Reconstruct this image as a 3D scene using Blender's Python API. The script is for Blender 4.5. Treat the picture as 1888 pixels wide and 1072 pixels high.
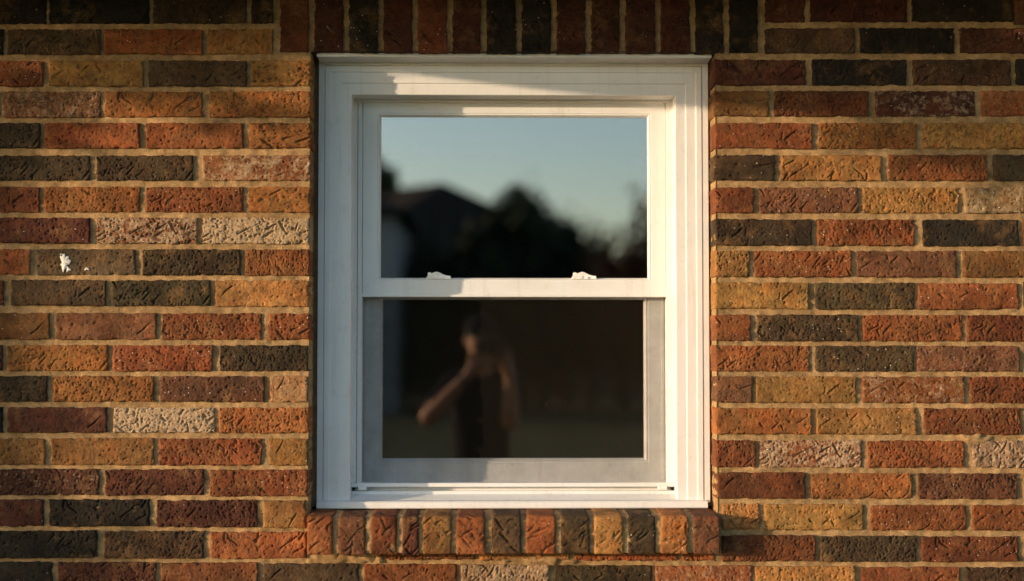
import bpy, bmesh, math, random
import numpy as np
from mathutils import Vector, Matrix

# ------------------------------------------------------------------ set-up
for o in list(bpy.data.objects): bpy.data.objects.remove(o)
SC = bpy.context.scene
COL = SC.collection
rnd = random.Random(7)

# ---- camera: 50 mm lens on full frame, 3.45 m in front of the wall, aimed a little up and right
D = 3.45
CAM = Vector((0.0, -D, 1.55))
S = 2.484 / 1888.0                       # metres per photo pixel on the wall plane
FOOT = (905.0, 640.0)                    # pixel straight across from the lens
aim = Vector(((944 - FOOT[0]) * S, D, (FOOT[1] - 536) * S))
cd = bpy.data.cameras.new('Camera'); cam = bpy.data.objects.new('Camera', cd); COL.objects.link(cam)
cam.location = CAM
cam.rotation_euler = aim.to_track_quat('-Z', 'Y').to_euler()
cd.sensor_width = 36; cd.lens = 50; cd.clip_start = 0.01; cd.clip_end = 4000
cd.dof.use_dof = True; cd.dof.focus_distance = D + 0.05; cd.dof.aperture_fstop = 1.15
SC.camera = cam
CM = aim.to_track_quat('-Z', 'Y').to_matrix()

# ---- sun: low, far to the left of the wall's normal
TA = 2.3                                  # tangent of the angle between sun and wall normal
SUNV = Vector((-TA, -1.0, 0.2636)).normalized()
ELEV = math.asin(SUNV.z)
w = bpy.data.worlds.new('World'); SC.world = w; w.use_nodes = True
nt = w.node_tree; bg = nt.nodes['Background']
sky = nt.nodes.new('ShaderNodeTexSky'); sky.sky_type = 'NISHITA'; sky.sun_disc = False
sky.sun_elevation = ELEV; sky.sun_rotation = math.atan2(SUNV.x, SUNV.y)
sky.air_density = 0.85; sky.dust_density = 1.1; sky.ozone_density = 1.25
nt.links.new(sky.outputs[0], bg.inputs[0]); bg.inputs[1].default_value = 0.15
sl = bpy.data.lights.new('Sun', 'SUN'); sun = bpy.data.objects.new('Sun', sl); COL.objects.link(sun)
sl.energy = 2.2; sl.angle = math.radians(0.5); sl.color = (1.0, 0.71, 0.45)
sun.rotation_euler = (-SUNV).to_track_quat('-Z', 'Y').to_euler()
sun.location = (-6, -4, 5)
vs = SC.view_settings; vs.view_transform = 'Standard'; vs.look = 'None'; vs.gamma = 1; vs.use_curve_mapping = False
vs.exposure = 1.45

# ------------------------------------------------------------------ helpers
def P(px, py, d=0.0):
    """photo pixel -> (x, z) on the plane y = d (d is depth behind the brick face)"""
    v = CM @ Vector(((px - 944) / 1888 * 36 / 50, -(py - 536) / 1888 * 36 / 50, -1))
    t = (d - CAM.y) / v.y
    return CAM.x + v.x * t, CAM.z + v.z * t
def PX(px, d=0.0, py=536): return P(px, py, d)[0]
def PZ(py, d=0.0, px=944): return P(px, py, d)[1]
def RF(px, py, Y):
    """pixel inside the glass -> (x, z) of the mirrored thing standing Y metres out from the wall"""
    k = S / D * (D + 0.34 + Y)
    return (px - FOOT[0]) * k, CAM.z + (FOOT[1] - py) * k
def link(name, me, mat=None, parent=None, smooth=False):
    o = bpy.data.objects.new(name, me); COL.objects.link(o)
    if mat is not None and not me.materials: me.materials.append(mat)
    if smooth: me.polygons.foreach_set('use_smooth', [True] * len(me.polygons))
    if parent is not None: o.parent = parent
    return o
def empty(name, loc=(0, 0, 0)):
    o = bpy.data.objects.new(name, None); COL.objects.link(o); o.location = loc; o.empty_display_size = 0.1
    return o
def tag(o, label=None, cat=None, group=None, kind=None):
    if label: o['label'] = label
    if cat: o['category'] = cat
    if group: o['group'] = group
    if kind: o['kind'] = kind
    return o
def pydata(name, v, f):
    me = bpy.data.meshes.new(name); me.from_pydata(v, [], f); me.update(); return me
def from_bm(name, bm):
    bmesh.ops.recalc_face_normals(bm, faces=bm.faces)
    me = bpy.data.meshes.new(name); bm.to_mesh(me); bm.free(); return me
def boxbm(bm, x0, x1, y0, y1, z0, z1):
    vs_ = [bm.verts.new(p) for p in [(x0,y0,z0),(x1,y0,z0),(x1,y1,z0),(x0,y1,z0),(x0,y0,z1),(x1,y0,z1),(x1,y1,z1),(x0,y1,z1)]]
    for q in [(0,3,2,1),(4,5,6,7),(0,1,5,4),(1,2,6,5),(2,3,7,6),(3,0,4,7)]: bm.faces.new([vs_[i] for i in q])
def box(name, x0, x1, y0, y1, z0, z1, mat, parent=None, bevel=0.0):
    bm = bmesh.new(); boxbm(bm, x0, x1, y0, y1, z0, z1)
    if bevel: bmesh.ops.bevel(bm, geom=list(bm.edges), offset=bevel, segments=2, affect='EDGES', profile=0.5)
    return link(name, from_bm(name, bm), mat, parent)
def extrude_x(name, prof, x0, x1, mat, parent=None):
    """closed profile [(y, z)...] extruded along x"""
    n = len(prof); v = [(x0, a, b) for a, b in prof] + [(x1, a, b) for a, b in prof]
    f = [(i, (i + 1) % n, n + (i + 1) % n, n + i) for i in range(n)] + [tuple(range(n)), tuple(range(2 * n - 1, n - 1, -1))]
    bm = bmesh.new(); vv = [bm.verts.new(p) for p in v]
    for q in f: bm.faces.new([vv[i] for i in q])
    return link(name, from_bm(name, bm), mat, parent)
def vnoise(x, y, seed):
    """smooth value noise"""
    xi = np.floor(x).astype(np.int64); yi = np.floor(y).astype(np.int64); xf = x - xi; yf = y - yi
    def h(a, b):
        n = (a * 374761393 + b * 668265263 + seed * 974634777) & 0x7fffffff
        n = ((n ^ (n >> 13)) * 1274126177) & 0x7fffffff
        return ((n ^ (n >> 16)) & 0xffff) / 65535.0
    u = xf * xf * (3 - 2 * xf); v = yf * yf * (3 - 2 * yf)
    return (h(xi, yi) * (1 - u) + h(xi + 1, yi) * u) * (1 - v) + (h(xi, yi + 1) * (1 - u) + h(xi + 1, yi + 1) * u) * v - 0.5

# ------------------------------------------------------------------ materials
class NT:
    def __init__(s, name):
        s.m = bpy.data.materials.new(name); s.m.use_nodes = True; s.t = s.m.node_tree
        s.b = s.t.nodes['Principled BSDF']; s.out = s.t.nodes['Material Output']
    def n(s, kind, ins=None, **kw):
        nd = s.t.nodes.new('ShaderNode' + kind)
        for k, v in kw.items(): setattr(nd, k, v)
        for k, v in (ins or {}).items():
            if hasattr(v, 'is_linked') or hasattr(v, 'node'): s.t.links.new(v, nd.inputs[k])
            else: nd.inputs[k].default_value = v
        return nd
    def l(s, a, b): s.t.links.new(a, b)
    def math(s, op, a, b=0.0, clamp=False):
        nd = s.n('Math', {0: a, 1: b}, operation=op); nd.use_clamp = clamp; return nd.outputs[0]
    def noise(s, vec, scale, detail=4.0, rough=0.6):
        return s.n('TexNoise', {'Vector': vec, 'Scale': scale, 'Detail': detail, 'Roughness': rough}).outputs['Fac']
    def ramp(s, fac, a, b, va=0.0, vb=1.0):
        nd = s.n('MapRange', {'Value': fac, 'From Min': a, 'From Max': b, 'To Min': va, 'To Max': vb}); nd.clamp = True
        return nd.outputs[0]
    def mix(s, fac, a, b, mode='MIX'):
        nd = s.n('Mix', data_type='RGBA', blend_type=mode)
        for i, v in ((0, fac), (6, a), (7, b)):
            if hasattr(v, 'node'): s.l(v, nd.inputs[i])
            else: nd.inputs[i].default_value = (*v, 1) if (i and len(v) == 3) else v
        return nd.outputs[2]
    def bump(s, h, strength, dist, prev=None):
        nd = s.n('Bump', {'Height': h, 'Strength': strength, 'Distance': dist})
        if prev is not None: s.l(prev, nd.inputs['Normal'])
        return nd.outputs[0]
    def set(s, **kw):
        for k, v in kw.items():
            k = k.replace('_', ' ')
            if hasattr(v, 'node'): s.l(v, s.b.inputs[k])
            else: s.b.inputs[k].default_value = (*v, 1) if isinstance(v, tuple) and len(v) == 3 else v
        return s.m

def brick_material(name, attr=False):
    k = NT(name)
    tc = k.n('TexCoord').outputs['Object']
    oi = k.n('ObjectInfo')
    if attr:
        at = k.n('VertexColor', layer_name='brick_colour'); colr, wash = at.outputs['Color'], at.outputs['Alpha']
        vec = tc
    else:
        colr, wash = oi.outputs['Color'], oi.outputs['Alpha']
        off = k.n('VectorMath', {0: (137.0, 71.0, 53.0)}, operation='SCALE'); k.l(oi.outputs['Random'], off.inputs['Scale'])
        vec = k.n('VectorMath', {0: tc, 1: off.outputs[0]}, operation='ADD').outputs[0]
    big = k.noise(vec, 14, 3, 0.55); mid = k.noise(vec, 60, 6, 0.7); fine = k.noise(vec, 330, 4, 0.7); vfine = k.noise(vec, 760, 3, 0.7)
    hue = k.noise(k.n('VectorMath', {0: vec, 1: (9.1, 3.3, 5.7)}, operation='ADD').outputs[0], 22, 3, 0.6)
    c = k.mix(k.ramp(hue, 0.42, 0.72, 0.0, 0.55), colr, k.mix(1.0, colr, (1.25, 0.78, 0.55), 'MULTIPLY'))
    v = k.math('MULTIPLY', k.ramp(big, 0.28, 0.72, 0.58, 1.34), k.ramp(mid, 0.28, 0.74, 0.55, 1.42))
    cc = k.n('CombineColor', {0: v, 1: v, 2: v}).outputs[0]
    c = k.mix(1.0, c, cc, 'MULTIPLY')
    burn = k.noise(k.n('VectorMath', {0: vec, 1: (1.9, 7.3, 4.1)}, operation='ADD').outputs[0], 9, 5, 0.62)
    c = k.mix(k.ramp(burn, 0.52, 0.68, 0.0, 0.62), c, k.mix(1.0, c, (0.42, 0.36, 0.36), 'MULTIPLY'))
    ocr = k.noise(k.n('VectorMath', {0: vec, 1: (6.1, 1.3, 8.8)}, operation='ADD').outputs[0], 17, 5, 0.65)
    c = k.mix(k.ramp(ocr, 0.54, 0.70, 0.0, 0.40), c, (0.26, 0.135, 0.050))
    # lime bloom / mortar smears on some bricks
    wn = k.noise(k.n('VectorMath', {0: vec, 1: (3.7, 9.9, 1.3)}, operation='ADD').outputs[0], 75, 9, 0.80)
    wp = k.noise(k.n('VectorMath', {0: vec, 1: (8.7, 2.9, 6.3)}, operation='ADD').outputs[0], 16, 2, 0.5)
    thr = k.math('SUBTRACT', 1.02, k.math('ADD', k.math('MULTIPLY', wash, 0.42), k.math('MULTIPLY', k.math('MULTIPLY', wash, wp), 0.42)))
    wm = k.math('MULTIPLY', k.math('SUBTRACT', wn, k.math('MULTIPLY', thr, 0.72)), 7.0, clamp=True)
    wm = k.math('MULTIPLY', wm, k.math('GREATER_THAN', wash, 0.02))
    c = k.mix(k.math('MULTIPLY', wm, 0.8), c, (0.42, 0.30, 0.185))
    # pits: dark specks, the hollows' shade put into the colour; white grit
    pv = k.n('TexVoronoi', {'Vector': vec, 'Scale': 140.0}, feature='F1')
    pit = k.math('MULTIPLY', k.ramp(pv.outputs['Distance'], 0.16, 0.30, 1.0, 0.0), k.ramp(k.n('SeparateColor', {0: pv.outputs['Color']}).outputs[0], 0.66, 0.70))
    c = k.mix(k.math('MULTIPLY', pit, 0.75), c, (0.02, 0.015, 0.012))
    gv = k.n('TexVoronoi', {'Vector': vec, 'Scale': 160.0}, feature='F1')
    grit = k.math('MULTIPLY', k.ramp(gv.outputs['Distance'], 0.10, 0.22, 1.0, 0.0), k.ramp(k.n('SeparateColor', {0: gv.outputs['Color']}).outputs[1], 0.962, 0.97))
    c = k.mix(grit, c, (0.80, 0.74, 0.66))
    h = k.math('ADD', k.math('MULTIPLY', fine, 0.75), k.math('SUBTRACT', k.math('MULTIPLY', vfine, 0.35), k.math('MULTIPLY', pit, 1.6)))
    h = k.math('ADD', h, k.math('MULTIPLY', wm, 0.25))
    n1 = k.bump(mid, 0.25, 0.003)
    n2 = k.bump(h, 0.75, 0.0022, n1)
    return k.set(Base_Color=c, Roughness=0.86, Specular_IOR_Level=0.22, Normal=n2)
def mortar_material():
    k = NT('mortar'); tc = k.n('TexCoord').outputs['Object']
    big = k.noise(tc, 6, 6, 0.7); mid = k.noise(tc, 45, 5, 0.65); fine = k.noise(tc, 420, 4, 0.75); sand = k.noise(tc, 900, 2, 0.6)
    stain = k.noise(tc, 28, 6, 0.75); c = k.mix(k.math('ADD', k.math('MULTIPLY', k.ramp(big, 0.38, 0.62), 0.6), k.math('MULTIPLY', k.ramp(stain, 0.35, 0.62), 0.4)), (0.255, 0.158, 0.071), (0.50, 0.325, 0.158))
    v = k.math('MULTIPLY', k.ramp(mid, 0.3, 0.7, 0.62, 1.3), k.ramp(fine, 0.3, 0.7, 0.5, 1.45))
    c = k.mix(1.0, c, k.n('CombineColor', {0: v, 1: v, 2: v}).outputs[0], 'MULTIPLY')
    n = k.bump(mid, 0.6, 0.004); n = k.bump(k.math('ADD', fine, k.math('MULTIPLY', sand, 0.5)), 0.9, 0.0028, n)
    return k.set(Base_Color=c, Roughness=0.95, Specular_IOR_Level=0.15, Normal=n)
def vinyl_material():
    k = NT('white_vinyl'); tc = k.n('TexCoord').outputs['Object']
    a = k.noise(tc, 7, 5, 0.65); b = k.noise(tc, 160, 3, 0.6)
    st = k.n('Mapping', {'Vector': tc, 'Scale': (60.0, 20.0, 5.0)}).outputs[0]; sn = k.noise(st, 1.0, 4, 0.6)
    c = k.mix(k.ramp(a, 0.35, 0.75), (0.73, 0.74, 0.75), (0.67, 0.675, 0.67))
    c = k.mix(k.ramp(sn, 0.55, 0.78, 0.0, 0.35), c, (0.46, 0.43, 0.38))
    gr = k.noise(tc, 24, 7, 0.75); c = k.mix(k.ramp(gr, 0.56, 0.74, 0.0, 0.5), c, (0.48, 0.43, 0.36))
    sp = k.n('TexVoronoi', {'Vector': tc, 'Scale': 55.0}, feature='F1')
    speck = k.math('MULTIPLY', k.ramp(sp.outputs['Distance'], 0.045, 0.075, 1.0, 0.0), k.ramp(k.n('SeparateColor', {0: sp.outputs['Color']}).outputs[0], 0.92, 0.93))
    c = k.mix(speck, c, (0.05, 0.04, 0.035))
    return k.set(Base_Color=c, Roughness=k.ramp(b, 0.3, 0.7, 0.38, 0.55), Specular_IOR_Level=0.35, Normal=k.bump(b, 0.12, 0.0006))
def plain(name, col, rough=0.7, metal=0.0, ns=12.0, var=0.25, bump=0.0):
    k = NT(name); tc = k.n('TexCoord').outputs['Object']; a = k.noise(tc, ns, 4, 0.6)
    c = k.mix(k.ramp(a, 0.3, 0.7), tuple(x * (1 - var) for x in col), tuple(min(1, x * (1 + var)) for x in col))
    if bump: k.set(Normal=k.bump(k.noise(tc, ns * 6, 3), bump, 0.003))
    return k.set(Base_Color=c, Roughness=rough, Metallic=metal, Specular_IOR_Level=0.5 if rough < .6 else 0.15)
def glass_material():
    k = NT('window_glass'); tc = k.n('TexCoord').outputs['Object']
    gl = k.n('BsdfGlossy', {'Color': (0.97, 0.90, 0.86, 1), 'Roughness': 0.0}); tr = k.n('BsdfTransparent', {'Color': (0.86, 0.90, 0.88, 1)})
    fr = k.n('Fresnel', {'IOR': 3.5}).outputs[0]
    wv = k.noise(tc, 2.2, 1, 0.4); nb = k.bump(wv, 0.02, 0.002); k.l(nb, gl.inputs['Normal'])
    m = k.n('MixShader', {0: fr, 1: tr.outputs[0], 2: gl.outputs[0]})
    # a few stuck dust specks
    sp = k.n('TexVoronoi', {'Vector': tc, 'Scale': 42.0}, feature='F1')
    speck = k.math('MULTIPLY', k.ramp(sp.outputs['Distance'], 0.03, 0.05, 1.0, 0.0), k.ramp(k.n('SeparateColor', {0: sp.outputs['Color']}).outputs[0], 0.93, 0.94))
    df = k.n('BsdfDiffuse', {'Color': (0.6, 0.56, 0.48, 1)})
    m2 = k.n('MixShader', {0: speck, 1: m.outputs[0], 2: df.outputs[0]})
    k.l(m2.outputs[0], k.out.inputs['Surface']); return k.m
def screen_material():
    k = NT('insect_screen'); tc = k.n('TexCoord').outputs['Object']
    a = k.noise(tc, 30, 4, 0.6)
    df = k.n('BsdfDiffuse', {'Color': (0.022, 0.019, 0.014, 1)}); tr = k.n('BsdfTransparent', {'Color': (1, 1, 1, 1)})
    m = k.n('MixShader', {0: k.ramp(a, 0.3, 0.7, 0.18, 0.23), 1: tr.outputs[0], 2: df.outputs[0]})
    k.l(m.outputs[0], k.out.inputs['Surface']); return k.m
def leaf_material(name, col):
    k = NT(name); oi = k.n('NewGeometry').outputs['Random Per Island']
    c = k.mix(oi, tuple(x * 0.6 for x in col), tuple(x * 1.5 for x in col))
    return k.set(Base_Color=c, Roughness=0.6, Specular_IOR_Level=0.25)
M = dict(
    brick=brick_material('fired_brick'), brickfield=brick_material('fired_brick_outer', True), mortar=mortar_material(), vinyl=vinyl_material(),
    glass=glass_material(), screen=screen_material(), gap=plain('dark_gasket', (0.02, 0.02, 0.02), 0.8),
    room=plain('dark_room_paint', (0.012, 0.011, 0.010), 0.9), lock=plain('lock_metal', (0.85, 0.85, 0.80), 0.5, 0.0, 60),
    steel=plain('lintel_steel', (0.06, 0.05, 0.045), 0.7, 0.0, 40), caulk=plain('caulk', (0.20, 0.145, 0.09), 0.8, 0, 50),
    soffit=plain('soffit_paint', (0.045, 0.038, 0.032), 0.8), shingle=plain('shingle', (0.022, 0.020, 0.018), 0.95, 0, 30, 0.5),
    splat=plain('white_dropping', (0.78, 0.76, 0.72), 0.8, 0, 200, 0.15, 0.4))

# ------------------------------------------------------------------ the ground
def grass_material():
    k = NT('lawn'); tc = k.n('TexCoord').outputs['Object']
    a = k.noise(tc, 0.4, 5, 0.6); b = k.noise(tc, 14, 5, 0.7)
    c = k.mix(k.ramp(a, 0.35, 0.65), (0.055, 0.075, 0.02), (0.10, 0.10, 0.035))
    c = k.mix(k.ramp(b, 0.3, 0.7, 0.0, 0.6), c, (0.03, 0.045, 0.012))
    return k.set(Base_Color=c, Roughness=0.9, Normal=k.bump(b, 1.0, 0.04))
g = 60; gv_ = []; gf = []
ax = [math.copysign(abs(t) ** 3 * 1500, t) for t in np.linspace(-1, 1, g + 1)]
for j in range(g + 1):
    for i in range(g + 1):
        r = math.hypot(ax[i], ax[j]); z = 0.0 if r < 14 else 0.10 * math.sin(ax[i] * 0.11) * math.cos(ax[j] * 0.09)
        gv_.append((ax[i], ax[j], z - (0.1 if r >= 14 else 0)))
for j in range(g):
    for i in range(g): a = j * (g + 1) + i; gf.append((a, a + 1, a + g + 2, a + g + 1))
tag(link('ground', pydata('ground', gv_, gf), grass_material(), smooth=True), kind='structure')

# ------------------------------------------------------------------ bricks
CL = dict(D=(0.052, 0.036, 0.018), d=(0.021, 0.017, 0.011), R=(0.203, 0.071, 0.025), r=(0.140, 0.048, 0.019), O=(0.250, 0.104, 0.031),
          T=(0.295, 0.152, 0.047), t=(0.170, 0.085, 0.028), B=(0.125, 0.056, 0.028), b=(0.075, 0.045, 0.023), M=(0.074, 0.026, 0.015),
          P=(0.28, 0.175, 0.080), W=(0.26, 0.17, 0.095), G=(0.13, 0.088, 0.050))
def streaks(U, V, w_, h_, r, n, npit, dep=1.0):
    H = np.zeros_like(U)
    for q_ in range(n + 3 * n):
        big_ = q_ < n
        cx, cy = r.uniform(0, w_), r.uniform(0.02 * h_, 0.98 * h_)
        a = math.radians(r.choice([40, 35, 50, 28, 45, 33, -45, -55, 85]) + r.uniform(-12, 12)); ln = r.uniform(0.007, 0.021) if big_ else r.uniform(0.0015, 0.005); wd = r.uniform(0.0014, 0.0029) if big_ else r.uniform(0.0008, 0.0014)
        dx = U - cx; dy = V - cy; al = dx * math.cos(a) + dy * math.sin(a); pe = -dx * math.sin(a) + dy * math.cos(a) + r.uniform(-6, 6) * al * al
        wd = wd * np.clip(1.15 - 0.5 * (al / ln + 1) * 0.8, 0.35, 1.2)
        H -= (r.uniform(0.0035, 0.0070) if big_ else r.uniform(0.0018, 0.0040)) * dep * np.exp(-(pe / wd) ** 4) * np.clip(1.25 - (np.abs(al) / ln) ** 2, 0, 1)
    for _ in range(npit):
        cx, cy, rr = r.uniform(0, w_), r.uniform(0, h_), min(0.0032, 0.0009 + r.expovariate(1 / 0.0006))
        H -= r.uniform(0.0022, 0.0052) * dep * np.exp(-(((U - cx) / rr) ** 2 + ((V - cy) / (rr * r.uniform(.7, 1.4))) ** 2))
    return np.maximum(H, -0.0075)
def brick_mesh(name, w_, h_, depth, nx, nz, seed, rough=1.0):
    """fired brick: relief on the exposed face (towards -y), centred on the face"""
    r = random.Random(seed)
    u, v = np.meshgrid(np.linspace(0, w_, nx + 1), np.linspace(0, h_, nz + 1))
    H = streaks(u, v, w_, h_, r, max(1, int(r.choice((1, 1, 2, 3, 4, 6, 9)) * w_ * h_ / 0.0149)), int(r.choice((25, 60, 110, 170, 240)) * w_ * h_ / 0.0149), rough)
    H += 0.0010 * rough * vnoise(u * 28, v * 28, seed) + 0.0007 * rough * vnoise(u * 95, v * 95, seed + 1) + 0.0012 * rough * vnoise(u * 260, v * 260, seed + 2)
    de = np.minimum(np.minimum(u, w_ - u), np.minimum(v, h_ - v))
    chip = np.maximum(vnoise(u * 55 + 3, v * 55, seed + 9) - 0.20, 0) * np.exp(-de / 0.0035); H -= 0.022 * chip
    H -= 0.0018 * np.exp(-de / 0.0012) * (1.0 + 1.4 * vnoise(u * 120, v * 120, seed + 3))
    ew = np.exp(-de / 0.003)
    X = u - w_ / 2 + 0.0034 * ew * vnoise(u * 110 + 5, v * 110, seed + 4); Z = v - h_ / 2 + 0.0034 * ew * vnoise(u * 110, v * 110 + 9, seed + 5)
    vt = [(float(a), float(-b), float(c)) for a, b, c in zip(X.ravel(), H.ravel(), Z.ravel())]
    N = nx + 1; f = [(j * N + i, j * N + i + 1, (j + 1) * N + i + 1, (j + 1) * N + i) for j in range(nz) for i in range(nx)]
    nf = len(f)
    ring = [i for i in range(nx)] + [j * N + nx for j in range(nz)] + [nz * N + i for i in range(nx, 0, -1)] + [j * N for j in range(nz, 0, -1)]
    b0 = len(vt); vt += [vt[i] for i in ring]
    b1 = len(vt); vt += [(vt[i][0], depth, vt[i][2]) for i in ring]
    n = len(ring); f += [(b0 + (i + 1) % n, b0 + i, b1 + i, b1 + (i + 1) % n) for i in range(n)]
    f.append(tuple(range(b1 + n - 1, b1 - 1, -1)))
    me = pydata(name, vt, f); me.materials.append(M['brick'])
    sm = [i < nf for i in range(len(f))]; me.polygons.foreach_set('use_smooth', sm); return me
LONG = [brick_mesh('brick_long', 0.240, 0.0625, 0.088, 140, 37, 100 + i) for i in range(16)]
ROUGH = [brick_mesh('brick_rough', 0.240, 0.0625, 0.088, 140, 37, 150 + i, 1.5) for i in range(3)]
SHORT = [brick_mesh('brick_short', 0.100, 0.0625, 0.088, 60, 37, 200 + i) for i in range(9)]

brick_wall = empty('brick_wall', (0, 0, 0))
tag(brick_wall, 'sunlit wall of mixed red, tan and charcoal bricks with recessed tan mortar', 'wall', kind='thing')
placed = []                                   # (x0, x1, z0, z1) of every brick on the face
nb = 0
def put_brick(x0, x1, z0, z1, code, parent, soldier=False, name='brick'):
    global nb
    nb += 1
    wash = 0.0; c = code[0]
    if len(code) > 1: wash = int(code[1]) / 10.0
    wd, ht = (z1 - z0, x1 - x0) if soldier else (x1 - x0, z1 - z0)
    rough = c == 'W' or wash >= 0.7
    pool, L = (ROUGH, 0.240) if rough and wd > 0.15 else ((LONG, 0.240) if wd > 0.15 else (SHORT, 0.100))
    me = pool[rnd.randrange(len(pool))]
    o = link(name, me, None, parent)
    o.location = ((x0 + x1) / 2, rnd.uniform(-0.0018, 0.0010), (z0 + z1) / 2)
    flip = rnd.choice((1, 1, -1)) if not soldier else 1
    o.scale = (wd / L, 1, ht / 0.0625)
    if soldier: o.rotation_euler = (0, math.radians(90), 0)
    else: o.rotation_euler = (rnd.uniform(-0.006, 0.006), 0 if flip > 0 else math.pi, rnd.uniform(-0.004, 0.004))
    jt = rnd.uniform(0.74, 1.16); base = CL[c]
    o.color = (base[0] * jt * rnd.uniform(.95, 1.05), base[1] * jt * rnd.uniform(.93, 1.07), base[2] * jt, wash)
    placed.append((x0, x1, z0, z1)); return o
# rows measured on the photograph: (top, bottom) at the left half, (top, bottom) at the right half, then bricks
ROWS = {
 -1: (-4, 43, -6, 40, [(-90,84,'d'),(91,274,'d'),(282,455,'D'),(463,503,'D'),(1411,1484,'M'),(1495,1672,'M'),(1682,1868,'d')]),
 0: (54, 100, 52, 98, [(-176,5,'d'),(14,184,'b'),(191,373,'R1'),(383,503,'T'),(1411,1577,'b'),(1586,1760,'d'),(1770,1952,'M3')]),
 1: (112, 159, 110, 157, [(-108,79,'R'),(90,264,'T'),(274,454,'b'),(463,572,'T'),(1317,1486,'M'),(1498,1672,'d'),(1684,1864,'b'),(1874,2060,'d')]),
 2: (169, 216, 168, 214, [(-184,-3,'r'),(4,185,'B5'),(192,373,'O'),(386,572,'O'),(1317,1418,'t'),(1428,1602,'r'),(1615,1799,'M5'),(1810,1990,'R4')]),
 3: (227, 273, 227, 274, [(-102,73,'D'),(82,258,'R'),(269,449,'R'),(459,572,'O'),(1318,1498,'R'),(1511,1690,'O'),(1703,1892,'T')]),
 4: (287, 333, 286, 333, [(-20,165,'D'),(178,355,'D'),(371,571,'R6'),(1318,1429,'D'),(1440,1625,'T'),(1638,1820,'R'),(1832,2010,'D')]),
 5: (345, 391, 346, 393, [(-104,72,'r'),(81,257,'O'),(269,447,'R'),(459,571,'O'),(1319,1390,'R'),(1401,1582,'B'),(1591,1768,'T'),(1778,1960,'P6')]),
 6: (402, 449, 405, 453, [(-20,165,'M'),(178,363,'R7'),(373,569,'P8'),(1320,1497,'D'),(1507,1686,'R'),(1702,1880,'d')]),
 7: (460, 507, 463, 511, [(-124,55,'R'),(67,250,'G3'),(262,443,'D'),(452,570,'R'),(1320,1382,'T'),(1392,1570,'R'),(1580,1764,'B'),(1776,1955,'t')]),
 8: (517, 564, 522, 570, [(-176,5,'r'),(20,195,'D'),(207,387,'D'),(397,569,'T'),(1320,1491,'T'),(1504,1686,'D'),(1693,1878,'R')]),
 9: (578, 626, 581, 629, [(-92,90,'t'),(102,287,'B'),(298,482,'R'),(494,570,'R'),(1320,1384,'R'),(1396,1583,'D'),(1592,1774,'R'),(1784,1964,'r')]),
 10: (637, 684, 638, 685, [(-178,3,'M'),(14,198,'O'),(208,391,'R'),(405,568,'D'),(1320,1492,'R'),(1504,1686,'D'),(1692,1880,'B4')]),
 11: (694, 741, 695, 743, [(-98,86,'D1'),(97,283,'O'),(295,487,'B2'),(498,567,'P'),(1322,1387,'B'),(1394,1579,'T'),(1591,1779,'R5'),(1789,1970,'r')]),
 12: (752, 798, 753, 801, [(-180,4,'d'),(14,196,'M1'),(209,395,'W9'),(404,568,'O'),(1322,1496,'O'),(1506,1690,'T'),(1704,1882,'r')]),
 13: (809, 858, 813, 862, [(-100,82,'t'),(93,283,'t'),(292,482,'R'),(495,567,'T'),(1322,1393,'r'),(1401,1588,'R7'),(1600,1778,'R'),(1794,1960,'W6')]),
 14: (866, 914, 873, 920, [(-4,182,'M4'),(194,375,'M'),(387,567,'R'),(1324,1485,'r'),(1497,1682,'O'),(1694,1876,'B')]),
 15: (922, 972, 931, 978, [(-104,79,'M'),(90,275,'d'),(288,474,'M1'),(485,563,'T'),(1331,1400,'T'),(1410,1592,'T'),(1607,1782,'R3'),(1794,1972,'R')]),
 16: (980, 1030, 989, 1036, [(-8,178,'d'),(192,375,'b'),(388,565,'R'),(697,875,'R'),(884,1050,'T'),(1060,1250,'R'),(1258,1318,'R'),(1331,1504,'r'),(1513,1690,'D'),(1700,1878,'r')]),
 17: (1038, 1086, 1046, 1094, [(-88,95,'d'),(107,286,'M'),(295,475,'r'),(487,661,'D'),(671,842,'R'),(850,1012,'W6'),(1022,1202,'D'),(1208,1386,'R5'),(1393,1577,'T'),(1588,1770,'R'),(1781,1962,'b')]),
}
rowz = {}
for k_, (tl, bl, tr_, br, items) in ROWS.items():
    for x0, x1, code in items:
        f = min(max(((x0 + x1) / 2 - 285) / (1600 - 285), -0.1), 1.1)
        t_ = tl + (tr_ - tl) * f; b_ = bl + (br - bl) * f; ym = (t_ + b_) / 2; xm = (x0 + x1) / 2
        put_brick(P(x0, ym)[0], P(x1, ym)[0], P(xm, b_)[1], P(xm, t_)[1], code, brick_wall)
    rowz[k_] = (PZ((bl + br) / 2), PZ((tl + tr_) / 2))
# course of upright bricks over the window
lintel = box('lintel_angle', PX(512), PX(1400), 0.030, 0.088, PZ(96.5) + .0005, PZ(96.5) + .006, M['steel'], brick_wall)
SJ = [511, 574.5, 638, 702, 765, 829, 892, 957, 1021, 1085, 1148, 1213, 1277, 1339, 1402]
SCOL = ['r', 'M', 'd', 'M', 'r', 'M', 'd', 'd', 'M2', 'M', 'M3', 'M', 'd', 'd']  # codes taken darker, putting the shade over this course into the brick colours
for i in range(14):
    put_brick(PX(SJ[i] + 5.5, 0, 50), PX(SJ[i + 1] - 5.5, 0, 50), PZ(96.5 + rnd.uniform(-.8, .4)), PZ(96.5) + 0.240, SCOL[i], brick_wall, soldier=True)
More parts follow.
